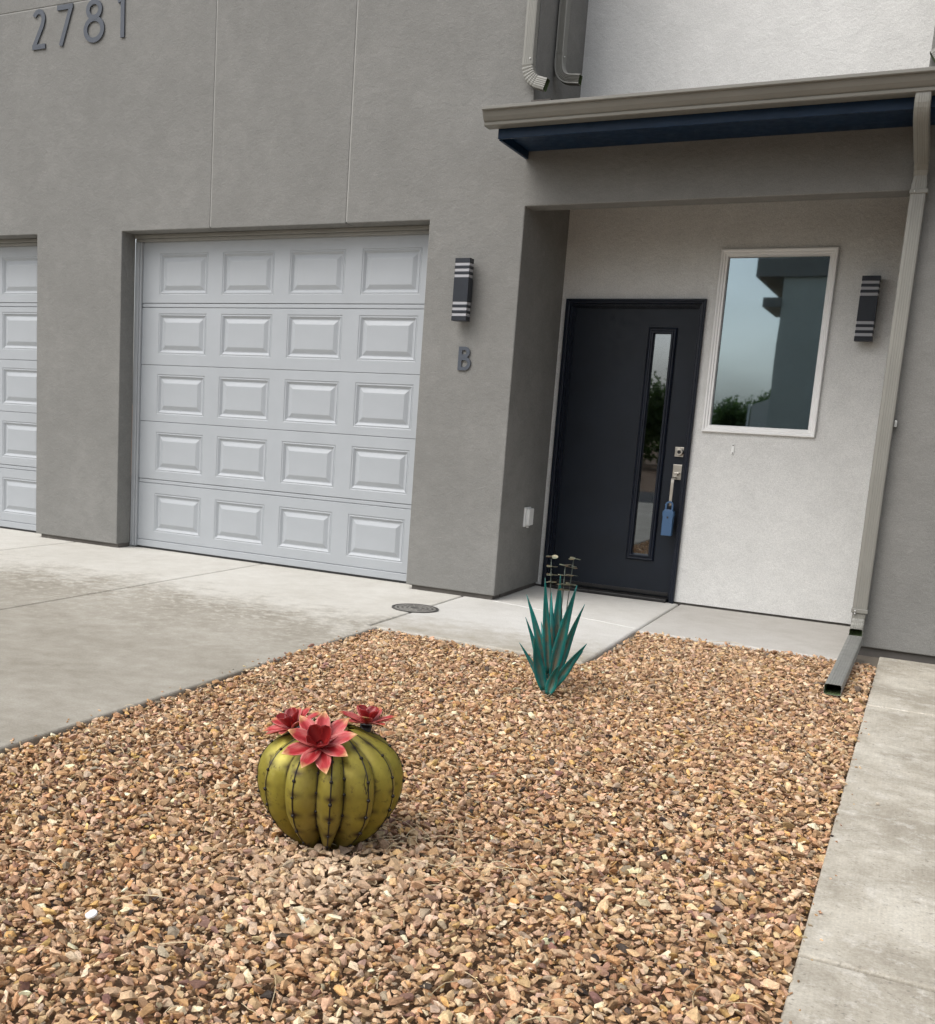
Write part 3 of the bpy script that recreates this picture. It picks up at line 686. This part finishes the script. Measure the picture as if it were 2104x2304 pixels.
# ------------------------------------------------------------------ steel cactus
cact = tag(empty('metal_cactus', (CX, CY, -.012)), 'olive green metal barrel cactus sculpture with red flowers', 'sculpture')
vx = Vector((-.4745, .880, 0)); hx = Vector((.880, .4745, 0))          # away from / across the view, for setting the ribs' turn
k = M('olive_metallic_paint', (.20, .19, .035), .34, .45, .4)
uvn = k.n('ShaderNodeUVMap'); sx = k.sep(uvn.outputs[0])
f = k.noise(7, 5, .65); basec = k.ramp(f, [(.30, (.235, .200, .026)), (.52, (.32, .275, .042)), (.72, (.42, .37, .10))])
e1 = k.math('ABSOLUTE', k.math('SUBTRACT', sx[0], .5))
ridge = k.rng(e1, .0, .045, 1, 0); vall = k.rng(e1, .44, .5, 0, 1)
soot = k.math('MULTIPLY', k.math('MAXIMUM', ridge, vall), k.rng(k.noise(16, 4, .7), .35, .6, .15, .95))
# scorch marks round the welds, regular along the seam
wv = k.math('ABSOLUTE', k.math('SUBTRACT', k.math('FRACT', k.math('MULTIPLY', sx[1], 6.0)), .5))
heat = k.math('MULTIPLY', k.rng(wv, .0, .24, 1, 0), k.math('MAXIMUM', k.rng(e1, 0, .26, 1, 0), k.rng(e1, .30, .5, 0, .8)))
heat = k.math('MULTIPLY', heat, k.rng(k.noise(6, 3, .6), .40, .56, .15, 1.5))
basec = k.mix(k.rng(k.noise(2.4, 3, .5), .42, .62, 0, .35), basec, (.27, .20, .035))
chip = k.rng(k.noise(30, 5, .78), .575, .65, 0, .7); basec = k.mix(chip, basec, (.075, .055, .02)); basec = k.mix(k.rng(k.noise(3.2, 5, .7, k.co(scale=(1, 1, .45))), .48, .64, 0, .5), basec, (.15, .105, .024))
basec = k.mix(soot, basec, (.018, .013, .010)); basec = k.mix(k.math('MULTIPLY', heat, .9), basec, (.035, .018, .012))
k.color(basec); k.rough(k.rng(k.noise(30, 4, .6), .3, .7, .46, .60)); k.bump(k.noise(9, 4, .55), .30, .012)
m_cact = k.m
m_weld = M('dark_weld_metal', (.03, .026, .024), .38, .7).m
HC = .350
_t = np.linspace(0, 1, 201)
_r = np.interp(_t, [0, .05, .12, .22, .35, .5, .62, .74, .84, .91, .96, 1], [.078, .104, .135, .168, .195, .208, .209, .199, .173, .134, .088, .045])
_k = np.ones(13) / 13; _r = np.convolve(np.pad(_r, 6, mode='edge'), _k, 'valid')
def rad(t): return float(np.interp(t, _t, _r))
def hgt(t): return HC * t
def deep(t): return .135 + .42 * max(0, 1 - t / .40) ** 1.4 + .16 * max(0, (t - .78) / .22)
th0 = math.atan2(-vx.y, -vx.x)
VAL = [-42, -10.5, 13, 43, 73, 103, 133, 163, 193, 224, 256, 288, 318]; RID = {0: -28, 1: 1.5, 2: 31, 3: 58}
NT, NS = 30, 9
for i in range(12):
    va, vb = VAL[i], VAL[i + 1]; rc = RID.get(i, (va + vb) / 2 + random.uniform(-2, 2)); wob = random.uniform(-.006, .006)
    bm = bmesh.new(); uv = bm.loops.layers.uv.new('UVMap'); G = []; UVs = {}
    for a in range(NT):
        t = a / (NT - 1) * .985; rr = rad(t) * (1 + wob * math.sin(3 * t)); dp = deep(t); row = []
        for b in range(NS):
            q = b / (NS - 1); ww = abs(q - .5) * 2                       # 0 at the ridge, 1 in the valley
            dg = va + (rc - va) * q * 2 if q <= .5 else rc + (vb - rc) * (q - .5) * 2
            r_ = rr * (1 - dp * (.22 * ww + .78 * ww ** 2.2)) if ww < .999 else rad(t) * (1 - dp)
            an_ = th0 + R(dg); v = bm.verts.new((r_ * math.cos(an_), r_ * math.sin(an_), hgt(t))); row.append(v); UVs[v] = (q, t)
        G.append(row)
    for a in range(NT - 1):
        for b in range(NS - 1): bm.faces.new((G[a][b], G[a][b + 1], G[a + 1][b + 1], G[a + 1][b]))
    for f_ in bm.faces:
        f_.smooth = True
        for lo_ in f_.loops: lo_[uv].uv = UVs[lo_.vert]
    mid_ = {G[a][NS // 2] for a in range(NT)}
    for e in bm.edges:
        if all(v in mid_ for v in e.verts): e.smooth = False
    bmesh.ops.recalc_face_normals(bm, faces=bm.faces)
    me = bpy.data.meshes.new('rib'); bm.to_mesh(me); bm.free(); rib = link('rib', me, m_cact, cact)
    # weld line and beads along the ridge, and along those valleys that are welded
    bw = bmesh.new(); bb = bmesh.new()
    for kind, dg in ((0, rc), (1, vb)):
        if kind == 1 and i in (2, 3, 11, 7, 9): continue
        an_ = th0 + R(dg); c, s_ = math.cos(an_), math.sin(an_); lps = []
        for a in range(NT):
            t = a / (NT - 1) * .985; rr = rad(t) * (1 + wob * math.sin(3 * t) if kind == 0 else 1 - deep(t)); r_ = rr + .0004; w_ = .0018
            lps.append([(r_ * c - s_ * w_, r_ * s_ + c * w_, hgt(t)), (r_ * c + s_ * w_, r_ * s_ - c * w_, hgt(t)), ((r_ + .0012) * c, (r_ + .0012) * s_, hgt(t))])
        rings(bw, lps)
        for j in range(6):
            t = .10 + .15 * j + random.uniform(-.02, .02) + (.035 if kind else 0)
            if t > .92: continue
            r_ = rad(t) * (1 + wob * math.sin(3 * t) if kind == 0 else 1 - deep(t)) + .0014
            bmesh.ops.create_icosphere(bb, subdivisions=2, radius=random.uniform(.0042, .0058), matrix=Matrix.Translation((r_ * c, r_ * s_, hgt(t))))
    build('weld_seam', bw, m_weld, rib); tag(build('weld_beads', bb, m_weld, rib, True), kind='stuff')
def wire(p, q, q2=None):
    bm = bmesh.new(); P = [Vector(p), Vector(q)] + ([Vector(q2)] if q2 else []); lps = []
    for c in P: lps.append([c + Vector((math.cos(a) * .0009, math.sin(a) * .0009, math.cos(a) * .0004)) for a in (0, 2.1, 4.2)])
    rings(bm, lps, caps=(True, True)); build('spine', bm, m_weld, cact)
def cp(lat, dep, h): v = hx * lat + vx * dep; return Vector((v.x, v.y, h))
wire(cp(.098, -.178, .235), cp(.101, -.184, .215), cp(.110, -.186, .262)); wire(cp(.098, -.178, .232), cp(.094, -.184, .245), cp(.096, -.188, .274))
wire(cp(-.19, -.01, .235), cp(-.212, -.02, .262)); wire(cp(.190, -.02, .25), cp(.196, -.02, .30))
bm = bmesh.new(); bmesh.ops.create_cone(bm, cap_ends=True, segments=24, radius1=.055, radius2=.045, depth=.04, matrix=Matrix.Translation((0, 0, .322))); build('crown_plate', bm, m_cact, cact)

# flowers
k = M('red_petal_enamel', (.4, .04, .04), .38, .1)
uvn = k.n('ShaderNodeUVMap'); sx = k.sep(uvn.outputs[0])
st = k.noise(11, 5, .65, k.co(scale=(.4, 3.2, 3.2))); st2 = k.noise(28, 3, .6)
body = k.ramp(st, [(.36, (.30, .010, .014)), (.50, (.42, .030, .034)), (.60, (.54, .13, .12)), (.72, (.62, .32, .25))])
tip = k.rng(k.math('ADD', sx[0], k.math('MULTIPLY', k.math('SUBTRACT', st2, .5), .35)), .78, 1.0, 0, .9)
body = k.mix(k.rng(sx[0], .05, .35, .85, 0), body, (.22, .008, .012)); body = k.mix(tip, body, (.62, .42, .17)); k.color(body)
k.rough(k.rng(st2, .3, .7, .3, .5)); m_petal = k.m
k = M('dark_red_cup_enamel', (.20, .008, .012), .34, .1); k.color(k.ramp(k.noise(16, 3), [(.35, (.17, .008, .010)), (.6, (.31, .020, .018)), (.8, (.32, .13, .03))])); m_cup = k.m
def petal_mesh(Ln, Wd, cup, lift, name='petal', blunt=False):
    bm = bmesh.new(); uv = bm.loops.layers.uv.new('UVMap'); G = []; UVs = {}
    nu, nv = 12, 7
    for a in range(nu):
        u_ = a / (nu - 1)
        if blunt: hw = Wd * (max(0, 1 - ((u_ - .55) / (.45 if u_ > .55 else .75)) ** 2)) ** .5 + .0015
        else: hw = Wd * (.42 + .58 * math.sin(min(1, u_ / .58) * math.pi / 2)) * (1 if u_ < .60 else max(.04, (1 - ((u_ - .60) / .40) ** 1.7)))
        row = []
        for b in range(nv):
            q = b / (nv - 1) * 2 - 1
            zz = lift * u_ ** 1.6 * Ln + cup * hw * q * q + (0.0 if blunt else -.10 * Ln * max(0, u_ - .7) ** 1.2)
            v = bm.verts.new((u_ * Ln, q * hw, zz)); row.append(v); UVs[v] = (u_, b / (nv - 1))
        G.append(row)
    for a in range(nu - 1):
        for b in range(nv - 1): bm.faces.new((G[a][b], G[a][b + 1], G[a + 1][b + 1], G[a + 1][b]))
    for f_ in bm.faces:
        f_.smooth = True
        for lo_ in f_.loops: lo_[uv].uv = UVs[lo_.vert]
    me = bpy.data.meshes.new(name); bm.to_mesh(me); bm.free(); return me
pe = petal_mesh(.090, .0190, .35, .12); pe.materials.append(m_petal)
pi_ = petal_mesh(.047, .0190, .55, .18, 'inner_petal', True); pi_.materials.append(m_cup)
def flower(pos, nrm, sc, n1, spin):
    bm = bmesh.new(); bmesh.ops.create_cone(bm, cap_ends=True, segments=16, radius1=.012, radius2=.018, depth=.04, matrix=Matrix.Translation((0, 0, -.019))); fl = build('flower', bm, m_weld, cact, True)
    fl.location = pos; fl.scale = (sc,) * 3; q = Vector(nrm).normalized().to_track_quat('Z', 'Y'); fl.rotation_mode = 'QUATERNION'; fl.rotation_quaternion = q
    for i in range(n1):
        o = bpy.data.objects.new('petal', pe); C.objects.link(o); o.parent = fl
        e = random.uniform(-.9, .9); o.rotation_euler = (R(random.uniform(-7, 7)), R((-4 if i % 2 else -16) + 6 * e), spin + 2 * math.pi * (i + .15 * e) / n1); o.location = (0, 0, .003 + .003 * (i % 2)); o.scale = (random.uniform(.92, 1.06), 1, 1)
        sm = o.modifiers.new('thickness', 'SOLIDIFY'); sm.thickness = .0012
    for i in range(4):
        o = bpy.data.objects.new('inner_petal', pi_); C.objects.link(o); o.parent = fl
        a_ = spin + .6 + math.pi / 2 * i; o.rotation_euler = (0, R(-46), a_); o.location = (.008 * math.cos(a_), .008 * math.sin(a_), .010)
        sm = o.modifiers.new('thickness', 'SOLIDIFY'); sm.thickness = .0012
def nv(lat, dep, h): v = hx * lat + vx * dep; return (v.x, v.y, h)
flower(cp(-.030, -.112, .320), nv(-.10, -.64, .78), 1.18, 9, .2)
flower(cp(-.110, .025, .322), nv(-.40, -.06, .90), 1.10, 8, .5)
flower(cp(.096, .050, .340), nv(.10, .02, .98), 1.04, 9, .1)

# ------------------------------------------------------------------ steel agave
AX, AY = 3.139, -2.165
ag = tag(empty('metal_agave', (AX, AY, .006)), 'teal painted metal agave sculpture with flat rusty blossoms', 'sculpture')
k = M('teal_patina_paint', (.01, .16, .15), .42, .25)
uvn = k.n('ShaderNodeUVMap'); sx = k.sep(uvn.outputs[0])
fl_ = k.noise(9, 4, .6); teal = k.ramp(fl_, [(.3, (.004, .105, .102)), (.55, (.006, .170, .158)), (.75, (.014, .245, .215))])
rusty = k.ramp(k.noise(20, 4, .6), [(.35, (.085, .092, .078)), (.50, (.145, .105, .070)), (.68, (.24, .095, .022))])
e1 = k.math('ABSOLUTE', k.math('SUBTRACT', sx[1], .5)); mk = k.math('MULTIPLY', k.rng(e1, .10, .30, 1, 0), k.math('MULTIPLY', k.rng(sx[0], .70, .40, 0, 1), k.rng(sx[0], .0, .10, .2, 1)))
oi = k.n('ShaderNodeObjectInfo'); mk = k.math('MULTIPLY', mk, k.rng(oi.outputs['Random'], 0, 1, .6, 1.2))
mk = k.math('MULTIPLY', mk, k.rng(k.noise(8, 4, .65), .32, .55, .35, 1))
edge_ = k.math('MULTIPLY', k.rng(e1, .40, .5, 0, 1), k.rng(k.noise(26, 4, .7), .50, .62, 0, .8)); mk = k.math('MAXIMUM', mk, edge_)
k.color(k.mix(mk, teal, rusty)); m_teal = k.m
ax_h = Vector((.955, .295, 0)).normalized(); view = Vector((AX - CAM.x, AY - CAM.y, 0)).normalized(); ax_h = Vector((view.y, -view.x, 0))
def apt(lat, dep, h): v = ax_h * lat + view * dep; return Vector((v.x, v.y, h))
def leaf(b, t, w, face, curve=.02, fold=.42, widest=.30):
    w = w * .92
    b, t = apt(*b), apt(*t); fc = (ax_h * face[0] + view * face[1] + Vector((0, 0, face[2]))).normalized()
    ln = (t - b); d_ = ln.normalized(); sd_ = d_.cross(fc).normalized(); nn = sd_.cross(d_).normalized()
    bm = bmesh.new(); uv = bm.loops.layers.uv.new('UVMap'); G = []; UVs = {}; nu = 14
    for a in range(nu):
        u_ = a / (nu - 1)
        hw = w * (.45 + .55 * math.sin(min(1, u_ / widest) * math.pi / 2)) * (1 if u_ < widest else max(.012, 1 - ((u_ - widest) / (1 - widest)) ** 1.35))
        p = b + ln * u_ - nn * curve * math.sin(math.pi * u_); row = []
        for j, q in enumerate((-1, -.5, 0, .5, 1)):
            v = bm.verts.new(p + sd_ * hw * q * .9 + nn * (abs(q) * hw * fold - hw * fold * .5)); row.append(v); UVs[v] = (u_, (q + 1) / 2)
        G.append(row)
    for a in range(nu - 1):
        for j in range(4): bm.faces.new((G[a][j], G[a][j + 1], G[a + 1][j + 1], G[a + 1][j]))
    for f_ in bm.faces:
        f_.smooth = True
        for lo_ in f_.loops: lo_[uv].uv = UVs[lo_.vert]
    for e in bm.edges:
        if all(v in {r_[2] for r_ in G} for v in e.verts): e.smooth = False
    me = bpy.data.meshes.new('leaf'); bm.to_mesh(me); bm.free(); o = link('leaf', me, m_teal, ag)
    sm = o.modifiers.new('thickness', 'SOLIDIFY'); sm.thickness = .0022; return o
mz = .00204 / 5.04
def Z(zx, zy, dep):        # sculpture's own sketch grid -> side offset and height in metres
    h = (1785 - zy) * mz; lat = (zx - 645 - .088 * (1785 - zy)) * mz; return (lat, dep, h)
LV = [  # base, tip, half width, facing
    ((570, 1740, .02), (320, 1300, .05), .014, (-.5, -.8, .5)), ((575, 1720, .03), (390, 1000, .06), .020, (-.6, -.7, .5)),
    ((620, 1650, .05), (400, 750, .10), .026, (-.5, -.8, .4)), ((605, 1770, -.05), (508, 1130, -.10), .033, (.25, -1, .3)),
    ((655, 1600, .00), (622, 490, -.03), .024, (.1, -1, .15)), ((725, 1500, .06), (790, 478, .09), .031, (.0, -1, .1)),
    ((690, 1650, -.04), (975, 540, -.05), .034, (.35, -1, .2)), ((770, 1600, .02), (1062, 775, .02), .024, (.5, -.8, .3)),
    ((700, 1740, -.06), (1080, 1155, -.12), .026, (.35, -1, .5)), ((740, 1720, .02), (1045, 1325, .04), .021, (.4, -.9, .5)),
    ((655, 1795, -.085), (775, 1425, -.13), .031, (.1, -1, .35)), ((760, 1500, .09), (905, 1008, .16), .022, (.3, .8, .3)),
    ((690, 1500, .08), (685, 708, .12), .020, (.0, .9, .2)), ((650, 1650, .08), (560, 1100, .20), .024, (-.3, 1, .3)),
    ((700, 1700, .09), (800, 1200, .26), .026, (.2, 1, .4)), ((660, 1740, .08), (500, 1420, .22), .022, (-.5, .8, .6))]
for b, t_, w_, fc in LV: leaf(Z(*b), Z(*t_), w_, fc)
m_stalk = paint('rusty_teal_rod', (.10, .12, .10), .6, .4)
k = M('weathered_brass_disc', (.3, .2, .1), .45, .4); oi = k.n('ShaderNodeObjectInfo')
k.color(k.mix(k.rng(k.noise(30, 3), .35, .65), k.ramp(oi.outputs['Random'], [(.15, (.10, .050, .030)), (.4, (.36, .23, .12)), (.65, (.33, .36, .26)), (.9, (.24, .18, .10))]), (.12, .14, .10))); m_disc = k.m
def rod(p, q, r=.0022):
    bm = bmesh.new(); p, q = Vector(p), Vector(q); d_ = (q - p).normalized(); a_ = d_.orthogonal().normalized(); b_ = d_.cross(a_)
    rings(bm, [[c + (a_ * math.cos(2 * math.pi * i / 8) + b_ * math.sin(2 * math.pi * i / 8)) * r for i in range(8)] for c in (p, q)], caps=(True, True)); return build('stalk', bm, m_stalk, ag, True)
bm = bmesh.new(); bmesh.ops.create_circle(bm, cap_ends=True, segments=14, radius=.0125)
for v in bm.verts: v.co.x *= 1.25
me = bpy.data.meshes.new('blossom'); bm.to_mesh(me); bm.free(); me.materials.append(m_disc)
for (bx, by, bd), (tx_, ty_, td), tiers in (((662, 1100, .05), (690, 262, .03), (265, 375, 468, 555)), ((790, 1000, .04), (845, 340, .02), (342, 462, 570, 632)), ((840, 1000, .06), (938, 270, .05), (272, 372, 465, 570))):
    B_, T_ = apt(*Z(bx, by, bd)), apt(*Z(tx_, ty_, td)); rod(B_, T_)
    for yy in tiers:
        f_ = (by - yy) / (by - ty_); p = B_.lerp(T_, f_); a0 = random.uniform(0, 3)
        for j in range(3):
            o = bpy.data.objects.new('blossom', me); C.objects.link(o); o.parent = ag; a_ = a0 + j * 2.09
            o.location = p + Vector((math.cos(a_) * .0155, math.sin(a_) * .0155, random.uniform(-.002, .002))); o.rotation_euler = (R(random.uniform(-7, 7)), R(random.uniform(-9, 9)), a_)
            if yy == 265 and j == 0: o.rotation_euler = (R(40), 0, a_)
            sm = o.modifiers.new('thickness', 'SOLIDIFY'); sm.thickness = .0012
bm = bmesh.new(); bmesh.ops.create_cone(bm, cap_ends=True, segments=16, radius1=.035, radius2=.020, depth=.05, matrix=Matrix.Translation((.0, 0, .02))); build('base', bm, m_stalk, ag)

# ------------------------------------------------------------------ across the lane: what the panes mirror
nb = tag(empty('neighbour_house', (2.5, -20, 0)), 'grey stucco building across the lane, mirrored in the window glass', 'house')
m_nb = stucco('neighbour_stucco', (.48, .50, .44), (.52, .54, .48), (.56, .58, .52)); m_eave = paint('dark_eave_paint', (.22, .21, .185), .5, .1)
def nbx(name, a, mat):
    bm = bmesh.new(); box(bm, *a); o = build(name, bm, mat, nb); o.location = (-2.5, 20, 0); return o
nbx('wall', (1.28, 9, -22, -16, -.1, 6.2), m_nb)
nbx('eave', (.72, 9, -22.4, -15.9, 4.55, 4.95), m_eave); nbx('lower_eave', (.92, 1.279, -18, -15.95, 3.93, 4.12), m_eave)
nbx('roof', (.9, 9, -22, -16.1, 6.2, 6.3), m_eave)
bm = prism([(.93, -.1), (1.279, -.1), (1.279, 2.03), (.93, 1.88)], -16, -19, 'y'); o = build('annex_wall', bm, paint('annex_paint', (.62, .62, .56), .8, .05), nb); o.location = (-2.5, 20, 0)
nbx('post', (.86, .90, -16.05, -16, -.1, 1.9), m_plate)

k = M('leaf_green', (.05, .09, .025), .6); oi = k.noise(1.4, 4, .6); k.color(k.ramp(oi, [(.35, (.045, .080, .022)), (.55, (.075, .125, .035)), (.7, (.11, .165, .05))])); tl_ = k.n('ShaderNodeBsdfTranslucent'); tl_.inputs[0].default_value = (.10, .17, .04, 1); mx_ = k.n('ShaderNodeMixShader'); mx_.inputs[0].default_value = .4
k.l(k.b.outputs[0], mx_.inputs[1]); k.l(tl_.outputs[0], mx_.inputs[2]); k.l(mx_.outputs[0], k.t.nodes['Material Output'].inputs[0]); m_leaf = k.m
m_bark = paint('bark', (.12, .09, .065), .9, .3)
def tree(loc_, h, rx, label, seed, nl=9000, droop=0.3):
    r = np.random.default_rng(seed); t = tag(empty('tree', loc_), label, 'tree', 'trees beyond the lane')
    bm = bmesh.new(); lps = []
    for j in range(6):
        f = j / 5; rr = .16 * (1 - f * .8); lps.append([(math.cos(a) * rr + .2 * f * f, math.sin(a) * rr, f * h * .75) for a in [i * math.pi / 4 for i in range(8)]])
    rings(bm, lps, caps=(True, True))
    for i in range(7):
        a = i * .9 + seed; p = Vector((.05, 0, h * (.25 + .06 * i))); q = p + Vector((math.cos(a) * rx * .7, math.sin(a) * rx * .7, h * .22))
        rings(bm, [[c + Vector((math.cos(b) * s_, math.sin(b) * s_, 0)) for b in (0, 1.6, 3.1, 4.7)] for c, s_ in ((p, .06), (q, .015))])
    build('trunk', bm, m_bark, t, True)
    cl = r.normal(size=(26, 3)); cl /= np.linalg.norm(cl, axis=1)[:, None]; cl *= r.uniform(.35, 1, (26, 1)) * np.array([rx, rx, h * .36]); cl[:, 2] += h * .6
    c = cl[r.integers(0, 26, nl)] + r.normal(size=(nl, 3)) * np.array([rx * .24, rx * .24, h * .08]); c[:, 2] -= droop * np.abs(r.normal(size=nl)) * .3; c[:, 2] = np.maximum(c[:, 2], .15)
    d1 = r.normal(size=(nl, 3)); d1 /= np.linalg.norm(d1, axis=1)[:, None]; d2 = np.cross(d1, r.normal(size=(nl, 3))); d2 /= np.linalg.norm(d2, axis=1)[:, None]
    s1 = r.uniform(.05, .11, (nl, 1)); s2 = s1 * .45
    v = np.stack([c - d1 * s1, c + d2 * s2, c + d1 * s1, c - d2 * s2], 1).reshape(-1, 3)
    me = bpy.data.meshes.new('crown'); me.from_pydata(v.tolist(), [], [(4 * i, 4 * i + 1, 4 * i + 2, 4 * i + 3) for i in range(nl)]); link('crown', me, m_leaf, t)
tree((-4.9, -30, -.1), 3.3, 1.5, 'loose green tree mirrored in the door glass', 3, 14000)
tree((-2.2, -32, -.1), 2.6, .9, 'small green tree mirrored at the lower left of the window', 4)
tree((-.9, -33, -.1), 2.7, 1.0, 'rounded green tree mirrored beside the neighbouring building', 5)
tree((-7.6, -33, -.1), 3.6, 1.6, 'broad green tree at the far left beyond the lane', 6)
hedge = np.random.default_rng(9)
bm = bmesh.new()
for i in range(5200):
    p = Vector((hedge.uniform(-22, 8), hedge.uniform(-35.5, -34), hedge.uniform(0, 1.5) ** 1.0)); a = Vector(hedge.normal(size=3)).normalized() * .16; b = a.orthogonal().normalized() * .08
    bm.faces.new([bm.verts.new(q) for q in (p - a, p + b, p + a, p - b)])
tag(build('far_shrubs', bm, m_leaf), 'line of far green shrubs beyond the lane', 'shrubs', kind='stuff')
print('stones', N, 'gravel tris', len(FF))
